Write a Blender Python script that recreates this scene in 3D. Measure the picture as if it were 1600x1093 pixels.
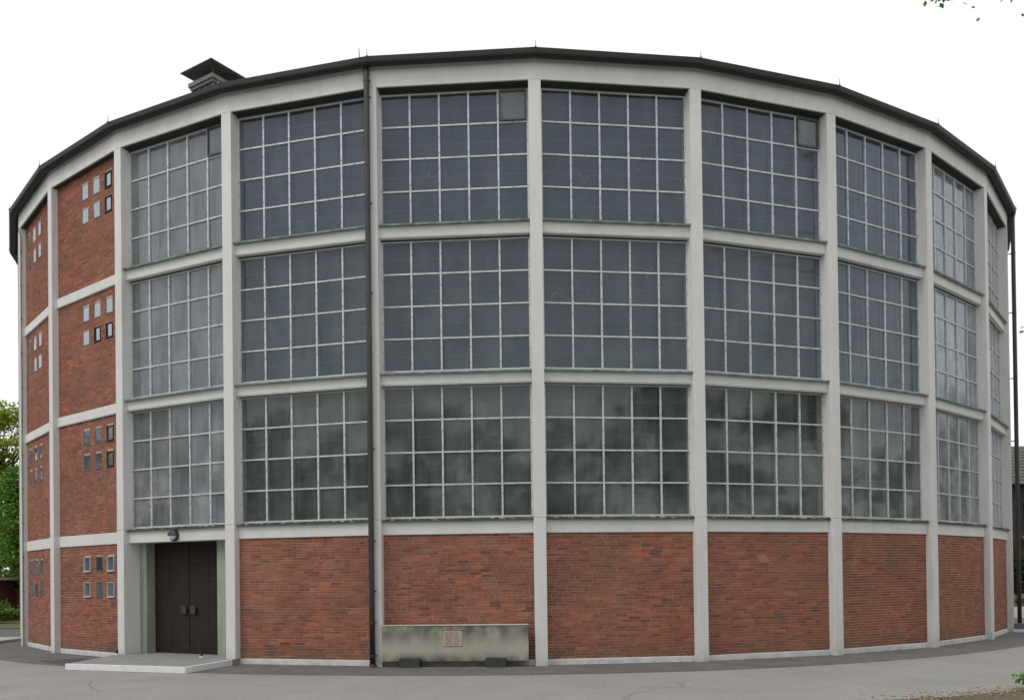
import bpy, math, random
from mathutils import Matrix, Vector
random.seed(7)
for o in list(bpy.data.objects): bpy.data.objects.remove(o)
S = bpy.context.scene; COL = S.collection
pi = math.pi; sin = math.sin; cos = math.cos

# ------------------------------------------------------------------ camera, world, sun, exposure
NB = 32                                   # sides of the building
RC = 3.5/(2*sin(pi/NB))                   # radius to the column fronts
AP = RC*cos(pi/NB)                        # apothem
PH = -2.52218; ST = 2*pi/NB; TN = math.tan(pi/NB)
CAM_Y, CAM_Z = -36.2, 1.88
pit, rol, yaw = .00947, -.01237, -.00306
cd = bpy.data.cameras.new('camera'); cam = bpy.data.objects.new('camera', cd); COL.objects.link(cam)
F0 = Vector((sin(yaw), cos(yaw), 0)); R0 = Vector((cos(yaw), -sin(yaw), 0)); U0 = Vector((0, 0, 1))
FW = F0*cos(pit)+U0*sin(pit); UP = U0*cos(pit)-F0*sin(pit)
R2 = R0*cos(rol)+UP*sin(rol); U2 = UP*cos(rol)-R0*sin(rol)
M = Matrix((R2, U2, -FW)).transposed().to_4x4(); M.translation = (0, CAM_Y, CAM_Z)
cam.matrix_world = M
cd.sensor_width = 36; cd.lens = 36*1372.67/1600; cd.shift_y = (886.7-546.5)/1600
cd.clip_start = .1; cd.clip_end = 2000
S.camera = cam
w = bpy.data.worlds.new('World'); S.world = w; w.use_nodes = True
nt = w.node_tree; bg = nt.nodes['Background']
SUN_EL, SUN_AZ = math.radians(50), math.radians(236)      # azimuth from +Y, clockwise
sk = nt.nodes.new('ShaderNodeTexSky'); sk.sky_type = 'NISHITA'; sk.sun_disc = False
sk.sun_elevation = SUN_EL; sk.sun_rotation = SUN_AZ
mx = nt.nodes.new('ShaderNodeMix'); mx.data_type = 'RGBA'
mx.inputs['Factor'].default_value = .9                    # a closed, even cloud cover
nt.links.new(sk.outputs[0], mx.inputs['A']); mx.inputs['B'].default_value = (11.2, 11.25, 11.35, 1)
nt.links.new(mx.outputs['Result'], bg.inputs[0]); bg.inputs[1].default_value = .1
sl = bpy.data.lights.new('sun', 'SUN'); sl.energy = 1.15; sl.angle = math.radians(25); sl.color = (1, .97, .92)
so = bpy.data.objects.new('sun', sl); COL.objects.link(so)
sd = Vector((sin(SUN_AZ)*cos(SUN_EL), cos(SUN_AZ)*cos(SUN_EL), sin(SUN_EL)))
so.rotation_euler = (-sd).to_track_quat('-Z', 'Y').to_euler()
S.view_settings.view_transform = 'Standard'; S.view_settings.look = 'None'
S.view_settings.exposure = 0.0; S.view_settings.gamma = 1
S.render.engine = 'CYCLES'
S.cycles.max_bounces = 8; S.cycles.transparent_max_bounces = 12

# ------------------------------------------------------------------ materials
MT = {}
def mat(name, col=(.5, .5, .5), rough=.8, var=.15, scale=3., col2=None, bump=0., bscale=40., metal=0., stretch=(1, 1, 1), spec=.5, coord='Object', attr=False, fine=0.):
    m = bpy.data.materials.new(name); m.use_nodes = True; n = m.node_tree.nodes; l = m.node_tree.links
    p = n['Principled BSDF']; p.inputs['Roughness'].default_value = rough; p.inputs['Metallic'].default_value = metal
    p.inputs['Specular IOR Level'].default_value = spec
    tc = n.new('ShaderNodeTexCoord'); mp = n.new('ShaderNodeMapping'); mp.inputs['Scale'].default_value = stretch
    if coord == 'World':
        g = n.new('ShaderNodeNewGeometry'); l.new(g.outputs['Position'], mp.inputs[0])
    else: l.new(tc.outputs[coord], mp.inputs[0])
    no = n.new('ShaderNodeTexNoise'); no.inputs['Scale'].default_value = scale; no.inputs['Detail'].default_value = 6; no.inputs['Roughness'].default_value = .62
    l.new(mp.outputs[0], no.inputs[0])
    rp = n.new('ShaderNodeMapRange'); rp.inputs[1].default_value = .3; rp.inputs[2].default_value = .7
    l.new(no.outputs[0], rp.inputs[0])
    c = n.new('ShaderNodeMix'); c.data_type = 'RGBA'; l.new(rp.outputs[0], c.inputs['Factor'])
    c2 = col2 or tuple(x*(1-var) for x in col)
    c1 = col if col2 else tuple(min(1, x*(1+var)) for x in col)
    c.inputs['A'].default_value = (*c2, 1); c.inputs['B'].default_value = (*c1, 1)
    out = c.outputs['Result']
    if attr:
        a = n.new('ShaderNodeAttribute'); a.attribute_name = 'Col'
        mu = n.new('ShaderNodeMix'); mu.data_type = 'RGBA'; mu.blend_type = 'MULTIPLY'; mu.inputs['Factor'].default_value = 1
        l.new(a.outputs['Color'], mu.inputs['A']); l.new(out, mu.inputs['B']); out = mu.outputs['Result']
    if fine:
        n2 = n.new('ShaderNodeTexNoise'); n2.inputs['Scale'].default_value = bscale; n2.inputs['Detail'].default_value = 3
        l.new(mp.outputs[0], n2.inputs[0])
        r2 = n.new('ShaderNodeMapRange'); r2.inputs[1].default_value = .3; r2.inputs[2].default_value = .7; r2.inputs[3].default_value = 1-fine; r2.inputs[4].default_value = 1+fine
        l.new(n2.outputs[0], r2.inputs[0])
        m2 = n.new('ShaderNodeMix'); m2.data_type = 'RGBA'; m2.blend_type = 'MULTIPLY'; m2.inputs['Factor'].default_value = 1
        l.new(out, m2.inputs['A']); l.new(r2.outputs[0], m2.inputs['B']); out = m2.outputs['Result']
    l.new(out, p.inputs['Base Color'])
    if bump:
        nb = n.new('ShaderNodeTexNoise'); nb.inputs['Scale'].default_value = bscale; nb.inputs['Detail'].default_value = 4
        l.new(mp.outputs[0], nb.inputs[0]); b = n.new('ShaderNodeBump'); b.inputs['Strength'].default_value = bump; b.inputs['Distance'].default_value = .02
        l.new(nb.outputs[0], b.inputs['Height']); l.new(b.outputs[0], p.inputs['Normal'])
    MT[name] = m; return m
def stain(m, col, zlo, zhi, scale, thr=.5, amt=.8, stretch=(1, 1, 1), by_z=True):
    """a stain with a shape of its own: noise, strongest at zlo and gone at zhi (world height)"""
    n = m.node_tree.nodes; l = m.node_tree.links; p = n['Principled BSDF']; src = p.inputs['Base Color'].links[0].from_socket
    g = n.new('ShaderNodeNewGeometry'); mp = n.new('ShaderNodeMapping'); mp.inputs['Scale'].default_value = stretch
    l.new(g.outputs['Position'], mp.inputs[0])
    no = n.new('ShaderNodeTexNoise'); no.inputs['Scale'].default_value = scale; no.inputs['Detail'].default_value = 5; l.new(mp.outputs[0], no.inputs[0])
    s = n.new('ShaderNodeSeparateXYZ'); l.new(g.outputs['Position'], s.inputs[0])
    r = n.new('ShaderNodeMapRange'); r.inputs[1].default_value = zhi; r.inputs[2].default_value = zlo; l.new(s.outputs[2], r.inputs[0])
    r2 = n.new('ShaderNodeMapRange'); r2.inputs[1].default_value = thr-.12; r2.inputs[2].default_value = thr+.2; r2.inputs[4].default_value = amt
    l.new(no.outputs[0], r2.inputs[0])
    k = n.new('ShaderNodeMath'); k.operation = 'MULTIPLY'; l.new(r.outputs[0], k.inputs[0]); l.new(r2.outputs[0], k.inputs[1])
    c = n.new('ShaderNodeMix'); c.data_type = 'RGBA'; l.new(k.outputs[0], c.inputs['Factor']); l.new(src, c.inputs['A']); c.inputs['B'].default_value = (*col, 1)
    l.new(c.outputs['Result'], p.inputs['Base Color'])

mat('concrete', (.68, .675, .65), .85, .055, 1.2, bump=.12, bscale=60, coord='World', stretch=(1, 1, .45), fine=.03)
stain(MT['concrete'], (.44, .45, .37), 0, 400, 1.2, .62, .35, (2.0, 2.0, .4))
stain(MT['concrete'], (.40, .39, .35), 0, 400, 9, .68, .25, (1, 1, .25))
stain(MT['concrete'], (.25, .24, .2), -.02, .35, 7, .46, .55)
mat('plinth', (.66, .66, .65), .8, .08, 3, bump=.15, coord='World')
stain(MT['plinth'], (.3, .29, .25), -.02, .2, 5, .5, .7)
mat('mortar', (.48, .37, .30), .95, .2, 2.5, bump=.3, bscale=120, coord='World')
mat('brick', (1.15, 1.15, 1.15), .88, .17, 1.1, bump=.35, bscale=70, attr=True, coord='World', fine=.14)
stain(MT['brick'], (.10, .085, .06), .05, .55, 3.2, .38, .85)
stain(MT['brick'], (.33, .17, .11), -4, 60, .8, .58, .5)
stain(MT['brick'], (.15, .07, .045), -4, 60, 1.2, .64, .4)
stain(MT['brick'], (.12, .06, .04), 1.4, .3, 1.1, .5, .5)
mat('alu', (.56, .57, .58), .55, .14, 4, metal=.1, coord='World')
mat('bar', (.16, .17, .16), .7, .2)
mat('screw', (.12, .12, .12), .6, .1)
mat('head_shade', (.035, .04, .03), .9, .2)  # near-black stands for the recess shade under the fascia
mat('seal', (.06, .06, .06), .7, .2)
mat('copper', (.32, .40, .35), .8, .2, 5, col2=(.10, .13, .115), coord='World')
mat('old_sill', (.17, .2, .18), .8, .2, 9, col2=(.028, .03, .03), coord='World', stretch=(1, 1, .3))
mat('gutter', (.016, .02, .019), .6, .3, 2.5, coord='World', metal=.2)
mat('pipe', (.05, .047, .043), .45, .25, 2, coord='World', stretch=(1, 1, .3), metal=.2)
mat('roof', (.10, .105, .10), .7, .2, 1, coord='World')
mat('marble', (.36, .40, .32), .5, .2, 2.2, col2=(.25, .30, .225), stretch=(2, 2, .7), coord='World')
mat('door', (.024, .018, .014), .62, .3, 2.2, bump=.08, bscale=20, coord='World', spec=.25)
stain(MT['door'], (.09, .085, .08), .1, 2.2, 9, .66, .35)
mat('door_edge', (.07, .063, .056), .5, .3, 6, coord='World')
mat('handle', (.05, .045, .035), .5, .3, 6)
mat('dark', (.03, .03, .03), .9, .2)
mat('step_top', (.25, .245, .235), .9, .15, 2.5, bump=.2, bscale=60, coord='World', fine=.08)
mat('white_paint', (.74, .75, .78), .7, .06, 6, coord='World', bump=.1)
mat('blue_grey', (.12, .13, .16), .7, .15, 3, coord='World')
mat('asphalt', (.285, .277, .258), .95, .1, .45, bump=.6, bscale=38, coord='World', fine=.3)
stain(MT['asphalt'], (.40, .39, .36), -1, 400, 16, .62, .5)
stain(MT['asphalt'], (.19, .185, .175), -1, 400, 11, .62, .6)
stain(MT['asphalt'], (.33, .315, .27), -1, 400, .8, .56, .5)
stain(MT['asphalt'], (.22, .215, .205), -1, 400, 1.2, .6, .45)
def cracks(m, scale, wd, amt, col):
    n = m.node_tree.nodes; l = m.node_tree.links; p = n['Principled BSDF']; src = p.inputs['Base Color'].links[0].from_socket
    g = n.new('ShaderNodeNewGeometry'); nw = n.new('ShaderNodeTexNoise'); nw.inputs['Scale'].default_value = .9; nw.inputs['Detail'].default_value = 5; l.new(g.outputs['Position'], nw.inputs[0])
    mv = n.new('ShaderNodeMix'); mv.data_type = 'VECTOR'; mv.inputs['Factor'].default_value = .5; l.new(g.outputs['Position'], mv.inputs['A']); l.new(nw.outputs['Color'], mv.inputs['B'])
    vo = n.new('ShaderNodeTexVoronoi'); vo.feature = 'DISTANCE_TO_EDGE'; vo.inputs['Scale'].default_value = scale; l.new(mv.outputs['Result'], vo.inputs[0])
    mr = n.new('ShaderNodeMapRange'); mr.inputs[1].default_value = wd; mr.inputs[2].default_value = 0; mr.inputs[4].default_value = amt; l.new(vo.outputs[0], mr.inputs[0])
    nm = n.new('ShaderNodeTexNoise'); nm.inputs['Scale'].default_value = .35; l.new(g.outputs['Position'], nm.inputs[0])
    m2 = n.new('ShaderNodeMapRange'); m2.inputs[1].default_value = .45; m2.inputs[2].default_value = .6; l.new(nm.outputs[0], m2.inputs[0])
    mm = n.new('ShaderNodeMath'); mm.operation = 'MULTIPLY'; l.new(mr.outputs[0], mm.inputs[0]); l.new(m2.outputs[0], mm.inputs[1])
    c = n.new('ShaderNodeMix'); c.data_type = 'RGBA'; l.new(mm.outputs[0], c.inputs['Factor']); l.new(src, c.inputs['A']); c.inputs['B'].default_value = (*col, 1); l.new(c.outputs['Result'], p.inputs['Base Color'])
cracks(MT['asphalt'], .55, .008, .7, (.13, .125, .115))
mat('band', (.125, .121, .112), .95, .2, 1.6, bump=.5, bscale=45, coord='World', fine=.22)
stain(MT['band'], (.19, .185, .165), -1, 400, 2.5, .58, .6)
stain(MT['band'], (.07, .085, .045), -1, 400, 1.3, .6, .5)
mat('road', (.11, .112, .115), .95, .15, 1, coord='World')
mat('pale_paving', (.4, .4, .38), .9, .1, 1, coord='World')
mat('grass', (.10, .14, .035), .9, .3, 2, col2=(.07, .075, .03), coord='World')
mat('soil', (.15, .115, .07), .95, .3, 4, col2=(.085, .075, .045), bump=.8, bscale=20, coord='World')
mat('dry_leaf', (.42, .32, .17), .8, .3, 2, attr=True)
mat('slab', (.41, .395, .33), .9, .12, 2.2, bump=.25, bscale=50, coord='World')
stain(MT['slab'], (.095, .10, .083), .72, .42, 2.9, .40, .9, (1, 1, .75))
stain(MT['slab'], (.07, .07, .06), .9, .55, 6.5, .54, .7, (1, 1, .5))
stain(MT['slab'], (.05, .047, .04), .14, .34, 2.6, .42, .95)
mat('slab_top', (.5, .47, .37), .9, .1, 3)
mat('block', (.05, .052, .047), .85, .2, 6, bump=.2)
mat('plaque', (.44, .37, .30), .85, .12, 8)
mat('plaque_red', (.38, .255, .21), .85, .2, 12)
mat('lamp_body', (.045, .05, .06), .45, .1)
mat('lamp_lens', (.6, .6, .58), .3, .05)
mat('bark', (.10, .08, .06), .95, .3, 5, bump=.6, bscale=12, stretch=(1, 1, .3))
mat('zinc', (.13, .13, .13), .55, .2, 3, metal=.2, coord='World')
mat('stack', (.09, .085, .085), .7, .2, 3, coord='World')
mat('stack_band', (.17, .165, .14), .85, .2, 5, coord='World')
mat('tile_roof', (.14, .135, .115), .9, .25, 4, col2=(.075, .07, .065), coord='World')
mat('cladding', (.035, .03, .032), .85, .2, 2, coord='World')
mat('far_brick', (.2, .065, .045), .9, .25, 4, coord='World')
mat('shaded_brick', (.10, .037, .032), .9, .25, 4, coord='World')  # far_brick darkened: shade under the trees put into the colour
mat('cover_plate', (.06, .06, .07), .6, .2, 3, coord='World')

def leaf_mat(name, a, b):
    m = mat(name, a, .6, .2, .5, col2=b, attr=True, spec=.25, coord='World')
    n = m.node_tree.nodes; l = m.node_tree.links; p = n['Principled BSDF']; src = p.inputs['Base Color'].links[0].from_socket
    t = n.new('ShaderNodeBsdfTranslucent'); l.new(src, t.inputs[0]); x = n.new('ShaderNodeMixShader'); x.inputs[0].default_value = .35
    l.new(p.outputs[0], x.inputs[1]); l.new(t.outputs[0], x.inputs[2]); l.new(x.outputs[0], n['Material Output'].inputs[0]); return m
leaf_mat('leaf_yellow', (.42, .50, .08), (.24, .34, .05))
leaf_mat('leaf_green', (.20, .36, .06), (.10, .21, .03))
leaf_mat('leaf_dark', (.045, .075, .02), (.022, .04, .012))
leaf_mat('leaf_pale', (.4, .45, .33), (.12, .2, .08))

def glass_mat(name, ior, rough, veil, veil_col, tcol=(.78, .82, .86), scale=1., gcol=(.86, .93, 1)):
    """window pane: clear glass under a film of dirt, reflecting by Fresnel"""
    m = bpy.data.materials.new(name); m.use_nodes = True; n = m.node_tree.nodes; l = m.node_tree.links
    n.remove(n['Principled BSDF'])
    g = n.new('ShaderNodeNewGeometry'); mp = n.new('ShaderNodeMapping'); mp.inputs['Scale'].default_value = (2.6*scale, 2.6*scale, .5*scale); l.new(g.outputs['Position'], mp.inputs[0])
    no = n.new('ShaderNodeTexNoise'); no.inputs['Scale'].default_value = 1.7; no.inputs['Detail'].default_value = 7; no.inputs['Roughness'].default_value = .65; l.new(mp.outputs[0], no.inputs[0])
    r = n.new('ShaderNodeMapRange'); r.inputs[1].default_value = .36; r.inputs[2].default_value = .72; r.inputs[3].default_value = veil*.55; r.inputs[4].default_value = min(1, veil*1.5); l.new(no.outputs[0], r.inputs[0])
    pn = n.new('ShaderNodeTexNoise'); pn.inputs['Scale'].default_value = 1.1; pn.inputs['Detail'].default_value = 7; pn.inputs['Roughness'].default_value = .55; l.new(g.outputs['Position'], pn.inputs[0])
    pr_ = n.new('ShaderNodeMapRange'); pr_.inputs[1].default_value = .46; pr_.inputs[2].default_value = .70; pr_.inputs[4].default_value = veil*1.7; l.new(pn.outputs[0], pr_.inputs[0])
    sz = n.new('ShaderNodeSeparateXYZ'); l.new(g.outputs['Position'], sz.inputs[0])      # splashed dirt: more on the lower storeys
    zr = n.new('ShaderNodeMapRange'); zr.inputs[1].default_value = 10; zr.inputs[2].default_value = 3.5; zr.inputs[3].default_value = .12; zr.inputs[4].default_value = 1; l.new(sz.outputs[2], zr.inputs[0])
    pz = n.new('ShaderNodeMath'); pz.operation = 'MULTIPLY'; l.new(pr_.outputs[0], pz.inputs[0]); l.new(zr.outputs[0], pz.inputs[1])
    ad = n.new('ShaderNodeMath'); ad.operation = 'ADD'; l.new(r.outputs[0], ad.inputs[0]); l.new(pz.outputs[0], ad.inputs[1])
    d = n.new('ShaderNodeBsdfDiffuse'); d.inputs[0].default_value = (*veil_col, 1)
    t = n.new('ShaderNodeBsdfTransparent'); t.inputs[0].default_value = (*tcol, 1)
    lw = n.new('ShaderNodeLayerWeight'); lw.inputs[0].default_value = .5        # a film of dust is thicker seen along the pane
    ic = n.new('ShaderNodeMath'); ic.operation = 'SUBTRACT'; ic.inputs[0].default_value = 1.06; l.new(lw.outputs['Facing'], ic.inputs[1])
    dv = n.new('ShaderNodeMath'); dv.operation = 'DIVIDE'; dv.use_clamp = True; l.new(ad.outputs[0], dv.inputs[0]); l.new(ic.outputs[0], dv.inputs[1])
    a = n.new('ShaderNodeMixShader'); l.new(dv.outputs[0], a.inputs[0]); l.new(t.outputs[0], a.inputs[1]); l.new(d.outputs[0], a.inputs[2])
    f = n.new('ShaderNodeFresnel'); f.inputs[0].default_value = ior
    gl = n.new('ShaderNodeBsdfGlossy'); gl.inputs['Roughness'].default_value = rough; gl.inputs[0].default_value = (*gcol, 1)
    nb = n.new('ShaderNodeTexNoise'); nb.inputs['Scale'].default_value = 2.2; l.new(g.outputs['Position'], nb.inputs[0])
    b = n.new('ShaderNodeBump'); b.inputs['Strength'].default_value = .012; b.inputs['Distance'].default_value = .1; l.new(nb.outputs[0], b.inputs['Height']); l.new(b.outputs[0], gl.inputs['Normal'])
    inv = n.new('ShaderNodeMath'); inv.operation = 'SUBTRACT'; inv.inputs[0].default_value = 1; l.new(g.outputs['Backfacing'], inv.inputs[1])   # the pane reflects at its outer face only
    fo = n.new('ShaderNodeMath'); fo.operation = 'MULTIPLY'; l.new(f.outputs[0], fo.inputs[0]); l.new(inv.outputs[0], fo.inputs[1])
    x = n.new('ShaderNodeMixShader'); l.new(fo.outputs[0], x.inputs[0]); l.new(a.outputs[0], x.inputs[1]); l.new(gl.outputs[0], x.inputs[2])
    l.new(x.outputs[0], n['Material Output'].inputs[0]); MT[name] = m
glass_mat('pane', 1.60, .045, .052, (.40, .42, .42), gcol=(.75, .85, 1))
glass_mat('pane_mid', 1.60, .045, .055, (.40, .42, .412), tcol=(.78, .825, .845), gcol=(.75, .85, .97))
glass_mat('pane_low', 1.60, .05, .075, (.41, .424, .40), tcol=(.8, .835, .825), gcol=(.80, .885, .93))
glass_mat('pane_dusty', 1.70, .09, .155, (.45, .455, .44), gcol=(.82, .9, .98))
glass_mat('pane_vent', 1.74, .16, .11, (.42, .43, .41))
glass_mat('pane_small', 4.2, .05, .2, (.16, .17, .18))
glass_mat('house_glass', 1.5, .03, .1, (.1, .1, .1))
def inner_mat():
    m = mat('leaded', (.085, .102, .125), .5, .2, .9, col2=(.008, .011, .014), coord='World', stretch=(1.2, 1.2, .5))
    n = m.node_tree.nodes; l = m.node_tree.links; p = n['Principled BSDF']; src = p.inputs['Base Color'].links[0].from_socket
    g = n.new('ShaderNodeNewGeometry'); vo = n.new('ShaderNodeTexVoronoi'); vo.feature = 'DISTANCE_TO_EDGE'; vo.inputs['Scale'].default_value = 1.1
    nw = n.new('ShaderNodeTexNoise'); nw.inputs['Scale'].default_value = 2.2; l.new(g.outputs['Position'], nw.inputs[0])
    mv = n.new('ShaderNodeMix'); mv.data_type = 'VECTOR'; mv.inputs['Factor'].default_value = .35; l.new(g.outputs['Position'], mv.inputs['A']); l.new(nw.outputs['Color'], mv.inputs['B']); l.new(mv.outputs['Result'], vo.inputs[0])
    lt = n.new('ShaderNodeMath'); lt.operation = 'LESS_THAN'; lt.inputs[1].default_value = .008; l.new(vo.outputs[0], lt.inputs[0])
    nm = n.new('ShaderNodeTexNoise'); nm.inputs['Scale'].default_value = .8; l.new(g.outputs['Position'], nm.inputs[0])
    mr = n.new('ShaderNodeMapRange'); mr.inputs[1].default_value = .55; mr.inputs[2].default_value = .72; l.new(nm.outputs[0], mr.inputs[0])
    mm = n.new('ShaderNodeMath'); mm.operation = 'MULTIPLY'; l.new(lt.outputs[0], mm.inputs[0]); l.new(mr.outputs[0], mm.inputs[1])
    cx = n.new('ShaderNodeMix'); cx.data_type = 'RGBA'; l.new(mm.outputs[0], cx.inputs['Factor']); l.new(src, cx.inputs['A']); cx.inputs['B'].default_value = (.42, .42, .37, 1); l.new(cx.outputs['Result'], p.inputs['Base Color'])
    stain(m, (.088, .108, .105), 3, 10, .8, .3, .8)
    stain(m, (.39, .42, .38), -4, 8.5, 1.6, .50, .9, (3.2, 3.2, .25))
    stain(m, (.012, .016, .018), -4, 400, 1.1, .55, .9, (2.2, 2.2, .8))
inner_mat()

# ------------------------------------------------------------------ mesh helpers
class MB:
    def __init__(s): s.v = []; s.f = []; s.mi = []; s.c = []; s.ms = []
    def face(s, idx, m=0, c=(1, 1, 1)): s.f.append(idx); s.mi.append(m); s.c.append(c)
    def box(s, x0, x1, y0, y1, z0, z1, m=0, c=(1, 1, 1), T=None, skip=''):
        b = len(s.v)
        P = [(x0, y0, z0), (x1, y0, z0), (x1, y1, z0), (x0, y1, z0), (x0, y0, z1), (x1, y0, z1), (x1, y1, z1), (x0, y1, z1)]
        if T is not None: P = [tuple(T @ Vector(p)) for p in P]
        s.v += P
        for k, q in (('b', (3, 2, 1, 0)), ('t', (4, 5, 6, 7)), ('f', (0, 1, 5, 4)), ('r', (1, 2, 6, 5)), ('k', (2, 3, 7, 6)), ('l', (3, 0, 4, 7))):
            if k not in skip: s.face(tuple(b+i for i in q), m, c)
    def prism(s, prof, xa, xb, m=0, closed=True, cap=True):
        """profile of (y,z) swept along x; xa, xb are functions of y"""
        b = len(s.v); n = len(prof)
        for y, z in prof: s.v.append((xa(y), y, z))
        for y, z in prof: s.v.append((xb(y), y, z))
        for i in range(n if closed else n-1):
            j = (i+1) % n; s.face((b+i, b+n+i, b+n+j, b+j), m)
        if cap and closed:
            s.face(tuple(b+i for i in range(n)), m); s.face(tuple(b+n+i for i in reversed(range(n))), m)
    def tube(s, pts, rads, n=8, m=0, c=(1, 1, 1), cap=True):
        b = len(s.v); pts = [Vector(p) for p in pts]
        for i, p in enumerate(pts):
            d = (pts[min(i+1, len(pts)-1)]-pts[max(i-1, 0)]).normalized()
            u = d.orthogonal().normalized() if abs(d.z) < .9 else (Vector((1, 0, 0))-d*d.x).normalized()
            v = d.cross(u); r = rads[i] if hasattr(rads, '__len__') else rads
            for k in range(n): s.v.append(tuple(p+(u*cos(2*pi*k/n)+v*sin(2*pi*k/n))*r))
        for i in range(len(pts)-1):
            for k in range(n):
                k2 = (k+1) % n; s.face((b+i*n+k, b+i*n+k2, b+(i+1)*n+k2, b+(i+1)*n+k), m, c)
        if cap:
            s.face(tuple(b+k for k in reversed(range(n))), m, c); s.face(tuple(b+(len(pts)-1)*n+k for k in range(n)), m, c)
    def quad(s, p, m=0, c=(1, 1, 1)):
        b = len(s.v); s.v += [tuple(q) for q in p]; s.face(tuple(range(b, b+len(p))), m, c)
    def mesh(s, name, mats, smooth=False, color=False):
        me = bpy.data.meshes.new(name); me.from_pydata(s.v, [], s.f)
        for mm in mats: me.materials.append(MT[mm])
        if max(s.mi, default=0): me.polygons.foreach_set('material_index', s.mi)
        if color:
            a = me.color_attributes.new('Col', 'FLOAT_COLOR', 'CORNER'); buf = []
            for f, c in zip(s.f, s.c): buf += [c[0], c[1], c[2], 1]*len(f)
            a.data.foreach_set('color', buf)
        if smooth: me.polygons.foreach_set('use_smooth', [True]*len(me.polygons))
        me.update(); return me
def put(name, me, parent=None, mx=None):
    o = bpy.data.objects.new(name, me); COL.objects.link(o)
    if parent is not None: o.parent = parent
    if mx is not None: o.matrix_local = mx
    return o
def tag(o, label=None, cat=None, group=None, kind=None):
    if label: o['label'] = label
    if cat: o['category'] = cat
    if group: o['group'] = group
    if kind: o['kind'] = kind
    return o
def empty(name, loc=(0, 0, 0), rz=0):
    o = bpy.data.objects.new(name, None); COL.objects.link(o); o.location = loc; o.rotation_euler = (0, 0, rz); o.empty_display_size = .3; return o
def frame_mx(a, rad):
    n = Vector((cos(a), sin(a), 0)); t = Vector((-sin(a), cos(a), 0))
    m = Matrix((t, -n, (0, 0, 1))).transposed().to_4x4(); m.translation = n*rad; return m
def bay(k): return frame_mx(PH+(k+.5)*ST, AP)       # x along the wall to the right, y inward, z up
def cor(k): return frame_mx(PH+k*ST, RC)
def bevel(o, wd=.006, seg=2):
    b = o.modifiers.new('bevel', 'BEVEL'); b.width = wd; b.segments = seg; b.limit_method = 'ANGLE'; return o

# ------------------------------------------------------------------ ground
def sheet(name, pts, z, m, kind='structure'):
    b = MB(); b.quad([(x, y, z) for x, y in pts]); o = put(name, b.mesh(name, [m])); tag(o, kind=kind); return o
sheet('ground', [(-400, -400), (400, -400), (400, 400), (-400, 400)], 0, 'asphalt')
b = MB(); n = 150; prev = None
for i in range(n+1):
    a = math.radians(-215+260*i/n)
    deg = math.degrees(a); t = min(1, max(0, (deg+78)/40)); ro = 19.45-.5*t
    cur = ((17.2*cos(a), 17.2*sin(a), .005), (ro*cos(a), ro*sin(a), .005))
    if prev: b.quad([prev[0], prev[1], cur[1], cur[0]])
    prev = cur
tag(put('pavement', b.mesh('pavement', ['band'])), kind='structure')
sheet('side_road', [(-70, -7.2), (-16.6, -7.2), (-17.5, -1.2), (-70, 1)], .006, 'road')
b = MB(); b.box(-60, -15.9, -9.3, -7.3, .0, .09); tag(put('side_pavement', b.mesh('side_pavement', ['pale_paving'])), kind='structure')
sheet('lawn', [(-70, -.8), (-17.8, -.8), (-16, 30), (-70, 30)], .03, 'grass')
sheet('garden_path', [(17.8, -4.5), (40, -4.5), (40, 9), (16.5, 9)], .006, 'pale_paving')
sheet('garden_lawn', [(20, 9), (60, 9), (60, 40), (14, 40)], .03, 'grass')

# ------------------------------------------------------------------ the building
B = empty('round_building')
tag(B, 'round brick and glass building with white concrete columns and dark gutter', 'building')
LV = [(2.79, 3.07), (5.965, 6.21), (9.115, 9.36)]     # ring beams
HEAD = 12.306
WZ = [3.105, 6.235, 9.405]; WH = 2.85                 # window sills
BRICK_BAYS = (-3, -2, -1, 0, 1); GLASS_BAYS = (2, 3, 4, 5, 6, 7, 8, 9, 10, 11)

# columns (in two lifts with a joint at first beam height)
b = MB()
b.box(-.13, .13, 0, .5, 0, 3.098); b.box(-.118, .118, .012, .49, 3.09, 3.112); b.box(-.13, .13, 0, .5, 3.106, HEAD-.001)
me = b.mesh('column', ['concrete'])
for k in range(NB):
    bevel(put('column', me, B, cor(k-4)), .008)
ex = lambda y: (AP-y)*TN
def mitre(prof, name, mats):
    b = MB(); b.prism(prof, lambda y: -ex(y), lambda y: ex(y)); return b.mesh(name, mats)
fa = mitre([(-.006, HEAD), (-.006, 12.76), (.45, 12.76), (.45, HEAD)], 'fascia', ['concrete'])
pr = [(-.045, 12.86)]
for i in range(9):
    a = pi*i/8; pr.append((-.15+.095*cos(a), 12.775-.072*sin(a)))
pr += [(-.252, 12.862), (-.238, 12.872), (-.232, 12.77)]
for i in range(1, 8):
    a = pi-pi*i/8; pr.append((-.15+.082*cos(a), 12.775-.06*sin(a)))
pr.append((-.06, 12.86))
pr = [(y, z-.03) for y, z in pr]
gu = mitre(pr, 'gutter', ['gutter'])
rf = mitre([(-.1, 12.80), (-.1, 12.84), (AP-.5, 16.4), (AP-.5, 16.3)], 'roof_panel', ['roof'])
sf = mitre([(-.12, 12.762), (-.12, 12.79), (.4, 12.79), (.4, 12.762)], 'soffit', ['gutter'])
b = MB(); b.tube([(0, 0, 0), (0, 0, .14)], [.008, .004], 6); b.box(-.02, .02, -.02, .02, -.03, .0); rod = b.mesh('lightning_rod', ['zinc'])
for k in range(-4, NB-4):
    bx = bay(k)
    put('fascia', fa, B, bx); put('gutter', gu, B, bx); put('roof_panel', rf, B, bx); put('soffit', sf, B, bx)
    if -3 <= k <= 12: put('lightning_rod', rod, B, cor(k) @ Matrix.Translation((0.02, -.245, 12.845)))
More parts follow.
